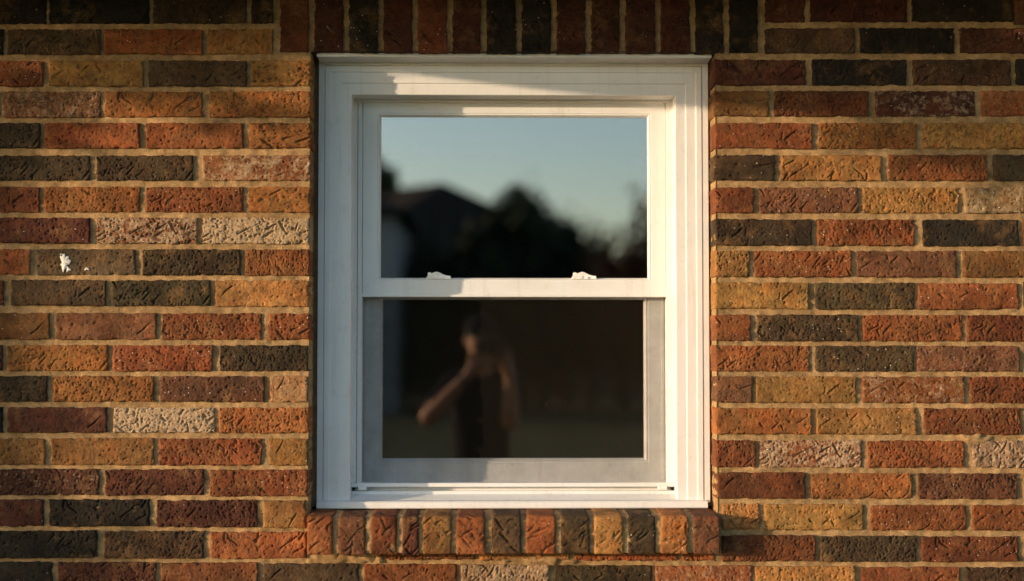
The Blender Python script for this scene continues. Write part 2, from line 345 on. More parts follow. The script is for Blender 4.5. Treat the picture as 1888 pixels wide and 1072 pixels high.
# bricks beyond the photograph's frame: one joined part
vt, fc, cols = [], [], []
def outer(x0, x1, z0, z1, r=random.Random(3)):
    global vt
    nx, nz = max(2, int((x1 - x0) / 0.02)), 4; b0 = len(vt); yo = r.uniform(-0.002, 0.001); c = CL[r.choice('DRRrOTtBMMdbRT')]; j = r.uniform(.85, 1.15); sd = r.randrange(9999)
    for jz in range(nz + 1):
        for ix in range(nx + 1):
            e = ix in (0, nx) or jz in (0, nz)
            vt.append((x0 + (x1 - x0) * ix / nx, yo + (0.002 if e else r.uniform(-.0007, .0007)), z0 + (z1 - z0) * jz / nz))
    N = nx + 1
    for jz in range(nz):
        for ix in range(nx): a = b0 + jz * N + ix; fc.append((a, a + 1, a + N + 1, a + N)); cols.append((*[q * j for q in c], 0.0))
    cor = [b0, b0 + nx, b0 + nz * N + nx, b0 + nz * N]; bb = len(vt); vt += [(vt[i][0], 0.085, vt[i][2]) for i in cor]
    rings = [[b0 + i for i in range(N)], [b0 + j_ * N + nx for j_ in range(nz + 1)], [b0 + nz * N + i for i in range(nx, -1, -1)], [b0 + j_ * N for j_ in range(nz, -1, -1)]]
    for s_ in range(4): fc.append(tuple(reversed(rings[s_])) + (bb + s_, bb + (s_ + 1) % 4)); cols.append((*[q * j for q in c], 0.0))
WX0, WX1, WZT = -4.6, 4.6, 2.50
pitch = (PZ(54) - PZ(1038)) / 17.0; blen = 0.240; step = 0.2515
allrows = [(rowz[k_], k_) for k_ in ROWS]
zlow = rowz[17][0]; i = 0
while zlow - pitch > 0.02:
    zlow -= pitch; i += 1; allrows.append(((zlow, zlow + 0.0625), 17 + i))
zt = rowz[-1][1] + 0.0135
while zt + 0.0625 < WZT: allrows.append(((zt, zt + 0.0625), -2)); zt += pitch
for (z0, z1), k_ in allrows:
    if k_ in ROWS:
        it = ROWS[k_][4]; xa = PX(it[0][0]) - 0.013; xb = PX(it[-1][1]) + 0.013
        x = xa
        while x - blen > WX0: outer(x - blen, x, z0, z1); x -= step
        x = xb
        while x + blen < WX1: outer(x, x + blen, z0, z1); x += step
    elif k_ == -2:
        for xs, xe in ((WX0, PX(508)), (PX(1406), WX1)):
            x = xs
            while x < xe - 0.03: outer(x, min(x + blen, xe), z0, z1); x += step
    else:
        x = WX0 + (0.126 if k_ % 2 else 0)
        while x + blen < WX1: outer(x, x + blen, z0, z1); x += step
me = pydata('brick_field', vt, fc); me.materials.append(M['brickfield'])
ca = me.color_attributes.new('brick_colour', 'FLOAT_COLOR', 'CORNER')
buf = []
for p in me.polygons: buf += list(cols[p.index]) * p.loop_total
ca.data.foreach_set('color', buf)
tag(link('brick_field', me, None, brick_wall), kind='stuff')

# mortar: one bed with real relief, open at the window
OX0, OX1 = PX(572) - 0.004, PX(1318) + 0.005
OZ1, OZ0 = PZ(96.5) + 0.004, PZ(948)
def mortar_sheet():
    cx = 0.0055
    xs = np.concatenate([np.arange(WX0, -1.35, 0.06), np.arange(-1.35, OX0, cx), np.arange(OX0, OX1, cx), np.arange(OX1, 1.45, cx), np.arange(1.45, WX1, 0.06)])
    zs = np.concatenate([np.arange(0.0, 0.95, 0.05), np.arange(0.95, OZ0, cx), np.arange(OZ0, OZ1, cx), np.arange(OZ1, WZT, cx)])
    xs = np.unique(np.round(np.append(xs, [OX0, OX1, WX1]), 6)); zs = np.unique(np.round(np.append(zs, [OZ0, OZ1, WZT]), 6))
    X, Z = np.meshgrid(xs, zs)
    Y = 0.0066 + 0.0028 * vnoise(X * 22, Z * 22, 1) + 0.0028 * vnoise(X * 75, Z * 75, 2) + 0.0022 * vnoise(X * 170, Z * 170, 3)
        # sloppy bed under the window sill and beside the rough brick on the right
    for bx, bz, rx, rz, am in ((PX(600), PZ(1030), 0.11, 0.012, 0.006), (PX(1000), PZ(1033), 0.08, 0.010, 0.006), (PX(1790), PZ(806), 0.03, 0.02, 0.006), (PX(1400), PZ(865), 0.04, 0.01, 0.005), (PX(1315), PZ(930), 0.012, 0.02, 0.006)):
        Y -= am * np.exp(-((X - bx) / rx) ** 2 - ((Z - bz) / rz) ** 2) * (1 + 1.2 * vnoise(X * 130, Z * 130, 5))
    Y = np.maximum(Y, 0.0012)
    for bx, bz, rx, rz in ((PX(1800), PZ(812), 0.035, 0.010), (PX(630), PZ(1030), 0.075, 0.010), (PX(980), PZ(1033), 0.07, 0.008)):
        Y = np.where((((X - bx) / rx) ** 2 + ((Z - bz) / rz) ** 2) * (1 + 1.5 * vnoise(X * 60, Z * 60, 12)) < 1, Y - 0.006, Y)
    nx, nz = len(xs), len(zs)
    v = [(float(a), float(b), float(c)) for a, b, c in zip(X.ravel(), Y.ravel(), Z.ravel())]; f = []
    inx = (xs[:-1] + xs[1:]) / 2; inz = (zs[:-1] + zs[1:]) / 2
    hole = ((inx[None, :] > OX0) & (inx[None, :] < OX1)) & ((inz[:, None] > OZ0) & (inz[:, None] < OZ1))
    for j in range(nz - 1):
        for i in range(nx - 1):
            if not hole[j, i]: a = j * nx + i; f.append((a, a + 1, a + nx + 1, a + nx))
    # returns of the opening, 10 cm deep
    i0, i1 = int(np.argmin(abs(xs - OX0))), int(np.argmin(abs(xs - OX1))); j0, j1 = int(np.argmin(abs(zs - OZ0))), int(np.argmin(abs(zs - OZ1)))
    def strip(idx, rev):
        nd = 8; prev = idx
        for d in range(1, nd + 1):
            cur = []
            for q in idx:
                x, y, z = v[q]; yy = y + (0.10 - y) * d / nd; cur.append(len(v))
                dj = 0.002 * (rnd.random() - .5); v.append((x + (dj if q % nx in (i0, i1) else 0), yy, z))
            for s_ in range(len(idx) - 1):
                qd = (prev[s_], prev[s_ + 1], cur[s_ + 1], cur[s_]); f.append(qd[::-1] if rev else qd)
            prev = cur
    strip([j * nx + i0 for j in range(j0, j1 + 1)], False); strip([j * nx + i1 for j in range(j0, j1 + 1)], True)
    strip([j1 * nx + i for i in range(i0, i1 + 1)], False); strip([j0 * nx + i for i in range(i0, i1 + 1)], True)
    return pydata('mortar', v, f)
link('mortar', mortar_sheet(), M['mortar'], brick_wall, smooth=True)
# white droppings on one brick: thin ragged splashes
for (sx_, sy_, rx_, rz_, sd_) in ((119, 484, .0125, .0185, 1), (126, 498, .0060, .0050, 2), (160, 497, .0065, .0032, 3), (112, 470, .0030, .0022, 4)):
    bm = bmesh.new(); bmesh.ops.create_icosphere(bm, subdivisions=4, radius=1)
    for q in bm.verts:
        a = math.atan2(q.co.z, q.co.x); rr = 1 + 0.22 * math.sin(3 * a + sd_) + 0.16 * math.sin(7 * a + sd_ * 2) + 0.10 * math.sin(13 * a)
        hh = 0.0022 * (0.6 + 0.8 * (0.5 + float(vnoise(np.array([q.co.x * 3 + sd_]), np.array([q.co.z * 3]), 5)[0])))
        q.co = Vector((q.co.x * rx_ * rr * .85, q.co.y * hh, q.co.z * rz_ * rr))
    o = link('white_splash', from_bm('white_splash', bm), M['splat'], brick_wall, True); o.location = (PX(sx_), -0.0005, PZ(sy_))

# ---- brick sill under the window: bricks on edge standing proud of the wall
sill = empty('brick_sill', (0, 0, 0)); sill.parent = brick_wall
SF = -0.055
SILLB = [(566,613,'R'),(623,673,'B'),(683,731,'r'),(742,772,'M1'),(780,832,'t'),(842,894,'R'),(907,960,'b'),(970,1024,'R'),(1035,1087,'D'),(1096,1148,'T'),(1158,1208,'D'),(1218,1268,'O'),(1278,1328,'B')]
zft, zfb = PZ(952, SF), PZ(1022, SF)
def sill_brick_mesh(w_, seed):
    r = random.Random(seed); nx = max(10, int(w_ / 0.0024)); H_ = zft - zfb; rc = 0.010; depth = 0.155
    prof = []                                                  # (y, z, ny, nz) from the bottom front, up and over
    for t in np.linspace(0, H_ - rc, 34): prof.append((SF, zfb + t, -1, 0))
    for a in np.linspace(0, math.pi / 2, 7)[1:]: prof.append((SF + rc - rc * math.cos(a), zft - rc + rc * math.sin(a), -math.cos(a), math.sin(a)))
    for t in np.linspace(0, depth - rc, 24)[1:]: prof.append((SF + rc + t, zft + 0.030 * t, 0, 1))
    nz = len(prof) - 1; arc = np.array([0] + list(np.cumsum([math.dist(prof[i][:2], prof[i + 1][:2]) for i in range(nz)])))
    u, v = np.meshgrid(np.linspace(0, w_, nx + 1), arc)
    Hh = streaks(u, v, w_, H_, r, 5, 22) + 0.0018 * vnoise(u * 30, v * 30, seed) + 0.0014 * vnoise(u * 100, v * 100, seed + 1) + 0.001 * vnoise(u * 260, v * 260, seed + 2)
    de = np.minimum(np.minimum(u, w_ - u), v); Hh -= 0.003 * np.exp(-de / 0.002)
    X = u - w_ / 2 + 0.003 * np.exp(-de / 0.003) * vnoise(u * 60, v * 60, seed + 4)
    vt = []; N = nx + 1
    for j in range(nz + 1):
        y, z, ny, nz_ = prof[j]; z -= zfb
        for i in range(N): vt.append((float(X[j, i]), float(y + ny * Hh[j, i]), float(z + nz_ * Hh[j, i])))
    f = [(j * N + i, j * N + i + 1, (j + 1) * N + i + 1, (j + 1) * N + i) for j in range(nz) for i in range(nx)]; nf = len(f)
    yb = SF + depth
    for side, rev in ((0, False), (nx, True)):
        ids = [j * N + side for j in range(nz + 1)]; b = len(vt); vt += [vt[q] for q in ids] + [(vt[ids[-1]][0], yb, 0.0)]
        fc_ = tuple(range(b, len(vt))); f.append(fc_[::-1] if not rev else fc_)
    f.append((0, nz * N * 0 + nx, len(vt) - 1, len(vt) - 1 - (nz + 2)))
    me = pydata('sill_brick', vt, f); me.materials.append(M['brick']); me.polygons.foreach_set('use_smooth', [i < nf for i in range(len(f))]); return me
for i, (x0, x1, code) in enumerate(SILLB):
    a, b = PX(x0, SF, 990), PX(x1, SF, 990)
    o = link('brick', sill_brick_mesh(b - a, 400 + i), None, sill); o.location = ((a + b) / 2, rnd.uniform(-.003, .001), zfb + rnd.uniform(-.0015, .001))
    o.rotation_euler = (0, rnd.uniform(-.02, .02), 0); jt = rnd.uniform(.9, 1.1)
    o.color = (*[q * jt for q in CL[code[0]]], int(code[1]) / 10 if len(code) > 1 else 0)
xa, xb = PX(570, SF, 990), PX(1322, SF, 990)
nx_ = int((xb - xa) / 0.004); prof = [(SF + 0.005, zfb + t) for t in np.linspace(0.002, zft - zfb - 0.012, 20)] + [(SF + 0.008, zft - 0.006), (SF + 0.012, zft - 0.003)] + [(SF + 0.012 + t, zft - 0.0025 + 0.03 * t) for t in np.linspace(0.004, 0.13, 18)]
vt = []; f = []; N = nx_ + 1
for j, (y, z) in enumerate(prof):
    for i in range(N):
        x = xa + (xb - xa) * i / nx_; nn = 0.004 * float(vnoise(np.array([x * 90]), np.array([(y + z) * 90]), 6)[0]) + 0.003 * float(vnoise(np.array([x * 200]), np.array([(y + z) * 200]), 7)[0])
        vt.append((x, y + nn, z + nn * (0.6 if j > 20 else 0)))
for j in range(len(prof) - 1):
    for i in range(nx_): a = j * N + i; f.append((a, a + 1, a + N + 1, a + N))
b = len(vt); vt += [(xa, 0.09, prof[0][1]), (xb, 0.09, prof[0][1])]; f.append((0, b, b + 1, nx_))
link('sill_mortar', pydata('sill_mortar', vt, f), M['mortar'], sill, True)

# ------------------------------------------------------------------ the window
window = empty('window', (PX(944, 0.09), 0.09, PZ(930, 0.09)))
tag(window, 'white vinyl single-hung window with dark glass set in the brick wall', 'window', kind='thing')
def wpart(o, parent=None):
    o.parent = parent or window
    o.matrix_parent_inverse = Matrix.Translation(-Vector(window.location)) if parent is None else Matrix.Identity(4)
    return o
def frame_mesh(name, rect, widths, prof, sides='LTRB', close_back=0.24):
    """mitred picture frame. rect = (L, R, B, T) outer; widths = dict side -> metres for t = 1; prof = [(t, y)...]"""
    L, R_, B_, T_ = rect; v = []; f = []
    def corner(t, sx, sz):
        x = (L + widths['L'] * t) if sx < 0 else (R_ - widths['R'] * t)
        if sz > 0: z = T_ - widths.get('T', 0) * t
        else: z = B_ + widths.get('B', 0) * t
        return x, z
    ends = {'L': ((-1, -1), (-1, 1)), 'T': ((-1, 1), (1, 1)), 'R': ((1, 1), (1, -1)), 'B': ((1, -1), (-1, -1))}
    pr = list(prof)
    for s_ in sides:
        a, b_ = ends[s_]; base = len(v)
        for t, y in pr:
            x, z = corner(t, *a); v.append((x, y, z)); x, z = corner(t, *b_); v.append((x, y, z))
        for i in range(len(pr) - 1): q = base + 2 * i; f.append((q, q + 1, q + 3, q + 2))
    return pydata(name, v, f)
pxm = S * (D + 0.09) / D
# outer casing with stepped profile, three mitred sides standing on the sill
cas = (PX(586, .09), PX(1307, .09), PZ(927, .09), PZ(110, .09))
cw = {'L': PX(647, .09) - cas[0], 'R': cas[1] - PX(1246, .09), 'T': cas[3] - PZ(176, .09)}
cp = [(0, .120), (0, .0860), (.01, .0850), (.185, .0850), (.19, .0885), (.205, .0885), (.21, .0835), (.365, .0835), (.385, .0862), (.67, .0862), (.69, .0890), (.985, .0890), (1.0, .0905), (1.0, .150), (1.08, .150), (1.08, .170)]
for s_, nm in (('L', 'side_casing'), ('T', 'head_casing'), ('R', 'side_casing')):
    wpart(link(nm, frame_mesh(nm, cas, cw, cp, s_), M['vinyl']))
# jamb liners: channel strips between the casing and the sashes
lin = (PX(649, .15), PX(1244, .15), PZ(905, .15), PZ(181, .15))
lw = {'L': PX(667, .155) - lin[0], 'R': lin[1] - PX(1229, .155), 'T': 0.004}
lp = [(0, .151), (.50, .151), (.50, .200), (.56, .200), (.56, .1535), (.98, .1535), (1.0, .155), (1.0, .235)]
for s_ in 'LR': wpart(link('jamb_liner', frame_mesh('jamb_liner', lin, lw, lp, s_), M['vinyl']))
# drip cap over the head casing
z_ = lambda py, d: PZ(py, d)
CF = .022
cap = [(CF, z_(98.6, CF)), (CF, z_(105.5, CF)), (CF + .004, z_(106.3, CF + .004)), (.040, z_(107.5, .040)), (.056, z_(110, .056)), (.070, z_(113.5, .070)), (.0835, z_(117, .0835)), (.095, z_(117, .0835)), (.12, z_(117, .0835)), (.12, z_(98.6, CF) + .004)]
wpart(extrude_x('drip_cap', cap, PX(584, CF, 100), PX(1312, CF, 100), M['vinyl']))
# sill: nose, slope, screen track
sp = [(.066, z_(937.5, .066)), (.064, z_(936, .064)), (.064, z_(927, .064)), (.067, z_(925, .067)), (.128, z_(911, .128)), (.128, z_(905.5, .128)), (.150, z_(904.5, .150)), (.150, z_(899, .150)), (.133, z_(898.5, .133)), (.1245, z_(898, .1245)), (.1235, z_(897.4, .1235)), (.1235, z_(891.5, .1235)), (.1245, z_(890.6, .1245)), (.175, z_(890.6, .1245) - 0.003), (.24, z_(890.6, .1245) - 0.003), (.24, z_(937.5, .066))]
spi = sp
nose = [(.066, z_(938, .066)), (.0635, z_(936.5, .0635)), (.0635, z_(927, .0635)), (.067, z_(924.6, .067)), (.094, z_(921.5, .094)), (.094, z_(938, .066))]
wpart(extrude_x('sill_nose', nose, PX(583.5, .064, 930), PX(1305, .064, 930), M['vinyl']))
inner = [(.0945, z_(937.5, .066))] + [(.0945, z_(921.2, .094))] + sp[4:]
wpart(extrude_x('sill_track', inner, PX(645.5, .09, 910), PX(1247.5, .09, 910), M['vinyl']))
for px_ in (668, 1222):
    wpart(box('track_clip', PX(px_ - 8, .12, 900), PX(px_ + 8, .12, 900), .1195, .149, z_(904, .1195), z_(896, .1195), M['vinyl'], None, .0012))
# caulk joint between brick and casing
for xa_, xb_ in ((OX0 - .008, cas[0] + .002), (cas[1] - .002, OX1 + .008)): wpart(box('caulk_joint', xa_, xb_, .0955, .119, cas[2] - .01, OZ1 + .002, M['caulk']))
def sash(name, glass_px, outer_px, d, top_hidden=False):
    L, R_, T_, B_ = outer_px; gl, gr, gt, gb = glass_px; dg = d + .011
    rect = (PX(L, d), PX(R_, d), PZ(B_, d), PZ(T_, d))
    wd = {'L': PX(gl, dg) - rect[0], 'R': rect[1] - PX(gr, dg), 'T': rect[3] - PZ(gt, dg), 'B': PZ(gb, dg) - rect[2]}
    pr = [(-.0, d + .03), (0, d + .0012), (.02, d), (.80, d), (.815, d + .0022), (.86, d + .0026), (.875, d + .0015), (.90, d + .0015), (1.0, dg), (1.0, dg + .02)]
    me_ = frame_mesh(name, rect, wd, pr); o = wpart(link(name, me_, M['vinyl']))
    p = box('pane', PX(gl, dg) - .004, PX(gr, dg) + .004, dg, dg + .004, PZ(gb, dg) - .004, PZ(gt, dg) + .004, M['glass'])
    p.parent = o
    return o, rect
us, urect = sash('upper_sash', (702, 1194, 217, 513), (668, 1228, 183, 542), .161)
zb, zt2 = z_(548, .158), z_(541.5, .158)
mr = [(.1575, zb), (.1565, zb + .001), (.1565, zt2 - .001), (.1575, zt2), (.175, zt2 + .001), (.188, zt2 + .001), (.188, zb)]
o = extrude_x('interlock_lip', mr, PX(667, .158), PX(1229, .158), M['vinyl']); o.parent = us
ls, lrect = sash('lower_sash', (706, 1186, 553, 845), (668, 1228, 524, 893), .190)
# small drip rib on the lower bottom rail, raised lip along the edge of each stile
for a, b_ in ((672, 677), (1219, 1224)):
    o = box('stile_rib', PX(a, .189), PX(b_, .189), .1878, .1915, lrect[2] + .002, zb - .001, M['vinyl'], None, .0006); o.parent = ls
# insect screen over the lower half
sc_ = box('insect_screen', PX(668, .184), PX(1228, .184), .1838, .1842, z_(892, .184), zb + .004, M['screen']); wpart(sc_)
# sash locks on the lower sash's top rail, seen through the upper pane
def lock_mesh():
    out = [(-.031, 0), (-.031, .006), (-.028, .006), (-.0275, .016), (-.021, .017), (-.019, .014), (-.006, .0185), (.002, .0165), (.012, .011), (.022, .0085), (.030, .0075), (.031, 0)]
    bm = bmesh.new(); a = [bm.verts.new((x, -.006, z)) for x, z in out]; b = [bm.verts.new((x, .006, z)) for x, z in out]; n = len(out)
    bm.faces.new(a); bm.faces.new(b[::-1])
    for i in range(n): bm.faces.new((a[i], b[i], b[(i + 1) % n], a[(i + 1) % n]))
    boxbm(bm, -.012, -.006, -.009, -.006, .002, .008); boxbm(bm, .004, .009, -.009, -.006, .001, .006)
    return from_bm('sash_lock', bm)
lm = lock_mesh(); lm.materials.append(M['lock'])
for px_ in (809, 1077):
    o = wpart(link('sash_lock', lm)); o.location = Vector((PX(px_, .166), .1655, z_(515, .166)))
    o.matrix_parent_inverse = Matrix.Translation(-Vector(window.location))
# the dark room behind
bm = bmesh.new(); rx0, rx1, rz0, rz1 = PX(560), PX(1330), .05, 2.45
def quad(*p): bm.faces.new([bm.verts.new(q) for q in p])
X0, X1 = -2.2, 2.4
quad((X0, 3.2, rz0), (X1, 3.2, rz0), (X1, 3.2, rz1), (X0, 3.2, rz1)); quad((X0, .245, rz0), (X0, 3.2, rz0), (X0, 3.2, rz1), (X0, .245, rz1)); quad((X1, .245, rz0), (X1, .245, rz1), (X1, 3.2, rz1), (X1, 3.2, rz0))
quad((X0, .245, rz0), (X1, .245, rz0), (X1, 3.2, rz0), (X0, 3.2, rz0)); quad((X0, .245, rz1), (X0, 3.2, rz1), (X1, 3.2, rz1), (X1, .245, rz1))
a0, a1, b0, b1 = PX(640, .2), PX(1252, .2), PZ(934, .2), PZ(170, .2)
for y in (.122, .245):
    for q in (((X0, rz0), (a0, rz0), (a0, rz1), (X0, rz1)), ((a1, rz0), (X1, rz0), (X1, rz1), (a1, rz1)), ((a0, rz0), (a1, rz0), (a1, b0), (a0, b0)), ((a0, b1), (a1, b1), (a1, rz1), (a0, rz1))): quad(*[(x, y, z) for x, z in q])
for x in (a0, a1): quad((x, .122, b0), (x, .245, b0), (x, .245, b1), (x, .122, b1))
for z in (b0, b1): quad((a0, .122, z), (a1, .122, z), (a1, .245, z), (a0, .245, z))
tag(link('room_interior', from_bm('room_interior', bm), M['room']), kind='structure')

# ------------------------------------------------------------------ roof edges that shade the top of the wall
eave = empty('roof_eave', (0, -.22, 2.47)); tag(eave, 'shadowed roof eave overhanging the top of the brick wall', 'roof')
def epart(o): o.parent = eave; o.matrix_parent_inverse = Matrix.Translation(-Vector(eave.location)); return o
epart(box('soffit', -4.6, 4.6, -.52, -.012, 2.505, 2.52, M['soffit'])); epart(box('fascia', -4.6, 4.6, -.542, -.522, 2.475, 2.66, M['soffit']))
epart(extrude_x('roof_slope', [(-.59, 2.665), (3.4, 4.2), (3.4, 4.26), (-.59, 2.70)], -4.7, 4.7, M['shingle']))
x0h = -1.75; pz = P(1315, 183); z0h = pz[1] + .2636 / TA * (pz[0] - x0h); ye = -1.52
porch = empty('porch_roof', (x0h - .9, -.9, z0h)); tag(porch, 'small single-pitch porch roof beside the window casting the slanting shadow', 'roof')
def ppart(o): o.parent = porch; o.matrix_parent_inverse = Matrix.Translation(-Vector(porch.location)); return o
ppart(box('side_beam', x0h - .09, x0h, ye, -.012, z0h, min(z0h + .06, 2.473), M['soffit']))
ppart(box('front_beam', x0h - 1.6, x0h - .02, ye + .01, ye + .09, z0h + .80, z0h + .90, M['soffit']))
# single-pitch roof, low along the side next to the window, rising to the left
bm = bmesh.new()
pp = [(x0h - 1.7, z0h + .96), (x0h, z0h + .055), (x0h, z0h + .004), (x0h - .095, z0h + .055), (x0h - 1.7, z0h + .90)]
a = [bm.verts.new((x, ye, z)) for x, z in pp]; b = [bm.verts.new((x, -.56, z)) for x, z in pp]; n = len(pp)
bm.faces.new(a); bm.faces.new(b[::-1])
for i in range(n): bm.faces.new((a[i], b[i], b[(i + 1) % n], a[(i + 1) % n]))
ppart(link('shed_roof', from_bm('shed_roof', bm), M['shingle']))

# ------------------------------------------------------------------ the garden opposite, seen mirrored in the glass
def tree(name, label, px, top_py, Y, rx, rz, col, seed, group='trees across the lawn', leaves=2600, trunk=True, low=None):
    r = random.Random(seed); X, Zt = RF(px, top_py, Y)
    root = empty(name, (X, -Y, -.1)); tag(root, label, 'tree', group)
    cz = Zt + .1 - rz
    bm = bmesh.new()
    def limb(p, q, r0, r1):
        p, q = Vector(p), Vector(q); d = (q - p).normalized(); u = d.orthogonal().normalized(); w_ = d.cross(u); ra = []
        for c, rr in ((p, r0), ((p + q) / 2 + Vector((r.uniform(-.1, .1), r.uniform(-.1, .1), 0)), (r0 + r1) / 2), (q, r1)):
            ra.append([bm.verts.new(c + (u * math.cos(a) + w_ * math.sin(a)) * rr) for a in [i * math.pi / 4 for i in range(8)]])
        for A, B in zip(ra, ra[1:]):
            for i in range(8): bm.faces.new((A[i], A[(i + 1) % 8], B[(i + 1) % 8], B[i]))
    th = max(.6, cz - rz * .35)
    limb((0, 0, 0), (r.uniform(-.15, .15), 0, th), .05 * (rx + rz) + .05, .03 * (rx + rz) + .03)
    for i in range(6):
        a = r.uniform(0, 6.28); limb((0, 0, th * r.uniform(.6, .98)), (math.cos(a) * rx * .6, math.sin(a) * rx * .6, cz + r.uniform(-.3, .5) * rz), .035 * rx + .015, .012)
    link('trunk', from_bm('trunk', bm), M['bark'], root, True)
    v = []; f = []
    cl = []
    for _ in range(26):
        a = r.uniform(0, 6.28); e = math.asin(r.uniform(-.9, 1)); k = r.uniform(.45, .86); cl.append((math.cos(a) * math.cos(e) * rx * k, math.sin(a) * math.cos(e) * rx * k, cz + math.sin(e) * rz * k, r.uniform(.20, .40)))
    for _ in range(leaves):
        c = r.choice(cl); g3 = [r.gauss(0, .55) for _ in range(3)]
        p = Vector((c[0] + g3[0] * c[3] * rx, c[1] + g3[1] * c[3] * rx, c[2] + g3[2] * c[3] * rz))
        s_ = r.uniform(.09, .19); d = Vector((r.gauss(0, 1), r.gauss(0, 1), r.gauss(0, 1))).normalized(); u = d.orthogonal().normalized() * s_; w_ = d.cross(u).normalized() * s_ * .55
        b = len(v); v += [p - u, p + w_, p + u, p - w_]; f.append((b, b + 1, b + 2, b + 3))
    link('crown', pydata('crown', v, f), M[col], root)
M['bark'] = plain('bark', (0.06, 0.045, 0.032), 0.95, 0, 8, .4, .6)
M['leaf'] = leaf_material('green_leaves', (0.035, 0.05, 0.018)); M['leaf2'] = leaf_material('dark_leaves', (0.022, 0.032, 0.015)); M['leafr'] = leaf_material('russet_leaves', (0.11, 0.045, 0.022))
tree('round_tree', 'dark round-headed tree mirrored in the middle of the upper pane', 962, 342, 35, 1.15, 1.5, 'leaf2', 1, leaves=4200)
tree('broad_tree', 'lower spreading tree right of the round-headed tree in the reflection', 1040, 402, 36, 1.3, 1.7, 'leaf2', 2, leaves=3800)
tree('russet_tree', 'russet tree mirrored at the right edge of the upper pane', 1215, 335, 30, 1.75, 2.9, 'leafr', 3, leaves=4200)
tree('tall_tree', 'tall tree barely showing at the left edge of the upper pane', 690, 282, 50, .9, 1.6, 'leaf', 4)
for i, (px, py, rx) in enumerate(((735, 500, 1.0), (800, 455, 1.2), (868, 430, 1.1), (925, 452, 1.0), (1000, 470, 1.2), (1085, 452, 1.0), (1150, 455, 1.2), (1215, 440, 1.2))):
    tree('hedge_shrub', '%s shrub from the left in the dark mirrored hedge' % ('first second third fourth fifth sixth seventh eighth'.split()[i]), px, py, 34 + (i % 3) * .7, rx, 1.9, 'leaf2', 20 + i, 'shrubs of the mirrored hedge', 2400)
# two houses behind the hedge
M['siding'] = plain('white_siding', (0.26, 0.27, 0.29), 0.7, 0, 3, .08); M['darkwall'] = plain('brown_siding', (0.10, 0.075, 0.055), 0.8, 0, 3, .15)
M['wpane'] = plain('far_window_glass', (0.03, 0.035, 0.04), 0.15)
def house(name, label, x0, x1, Y, depth, wall_h, ridge_h, rx0, rx1, wallm, wins, back=0.0):
    root = empty(name, ((x0 + x1) / 2, -Y, -.15)); tag(root, label, 'house'); cx = (x0 + x1) / 2
    box('wall', x0 - cx, x1 - cx, -depth, 0, 0, wall_h + .15, wallm, root)
    e = .4; zr = wall_h + .15; bm = bmesh.new()
    lo = [bm.verts.new(p) for p in ((x0 - cx - e, e, zr - .05), (x1 - cx + e, e, zr - .05), (x1 - cx + e, -depth - e, zr - .05), (x0 - cx - e, -depth - e, zr - .05))]
    lo2 = [bm.verts.new(q.co + Vector((0, 0, .14))) for q in lo]
    r0, r1 = bm.verts.new((rx0 - cx, -depth / 2 - back, ridge_h + .15)), bm.verts.new((rx1 - cx, -depth / 2, ridge_h + .15))
    bm.faces.new(lo[::-1])
    for i in range(4): bm.faces.new((lo[i], lo[(i + 1) % 4], lo2[(i + 1) % 4], lo2[i]))
    bm.faces.new((lo2[0], lo2[1], r1, r0)); bm.faces.new((lo2[1], lo2[2], r1)); bm.faces.new((lo2[2], lo2[3], r0, r1)); bm.faces.new((lo2[3], lo2[0], r0))
    link('roof', from_bm('roof', bm), M['shingle'], root)
    for wx, wz, ww, wh in wins:
        fr_ = box('window', wx - cx - ww / 2 - .08, wx - cx + ww / 2 + .08, .002, .06, wz - wh / 2 - .08, wz + wh / 2 + .08, M['vinyl'], root)
        box('pane', wx - cx - ww / 2, wx - cx + ww / 2, .062, .07, wz - wh / 2, wz + wh / 2, M['wpane'], fr_)
    d_ = box('door', x1 - cx - 1.4, x1 - cx - .5, .002, .06, .15, 2.2, M['darkwall'], root); box('handle', x1 - cx - .62, x1 - cx - .57, .062, .10, 1.1, 1.2, M['lock'], d_)
xr0, zr0 = RF(815, 333, 47); 
house('brown_house', 'dark house with a hipped roof mirrored behind the hedge', xr0 - 5.2, xr0 + 8.2, 44, 7, 3.2, zr0, xr0 - 2.0, xr0, M['darkwall'], ((xr0 - 1, 1.6, 1.0, 1.2), (xr0 + 3, 1.6, 1.2, 1.2)), 2.2)
xl, zl = RF(729, 395, 31)
house('white_house', 'pale sided house mirrored at the left edge of both panes', xl - 6, xl, 31, 5, zl, zl + 1.0, xl - 4.3, xl - 1.7, M['siding'], ((xl - 2.6, 1.6, .9, 1.2), (xl - 4.4, 1.6, .9, 1.2)))

# ------------------------------------------------------------------ the photographer, mirrored in the lower pane
def skinned(name, verts, edges, radii, root=0, sub=2):
    me = bpy.data.meshes.new(name); me.from_pydata([Vector(v) for v in verts], edges, []); me.update()
    o = bpy.data.objects.new(name, me); COL.objects.link(o)
    o.modifiers.new('skin', 'SKIN').use_smooth_shade = True
    sv = me.skin_vertices[0] if me.skin_vertices else None
    if sv is None:
        bm = bmesh.new(); bm.from_mesh(me); bm.verts.layers.skin.verify(); bm.to_mesh(me); bm.free(); sv = me.skin_vertices[0]
    for i, r in enumerate(radii):
        sv.data[i].radius = r if isinstance(r, tuple) else (r, r); sv.data[i].use_root = (i == root)
    ss = o.modifiers.new('sub', 'SUBSURF'); ss.levels = ss.render_levels = sub
    dg = bpy.context.evaluated_depsgraph_get(); ev = o.evaluated_get(dg); m2 = bpy.data.meshes.new_from_object(ev)
    bpy.data.objects.remove(o); m2.name = name; m2.polygons.foreach_set('use_smooth', [True] * len(m2.polygons)); return m2
M['skin'] = plain('skin', (0.50, 0.265, 0.16), 0.55, 0, 30, .08); M['shirt'] = plain('navy_cotton', (0.012, 0.012, 0.022), 0.9, 0, 40, .3, .4)
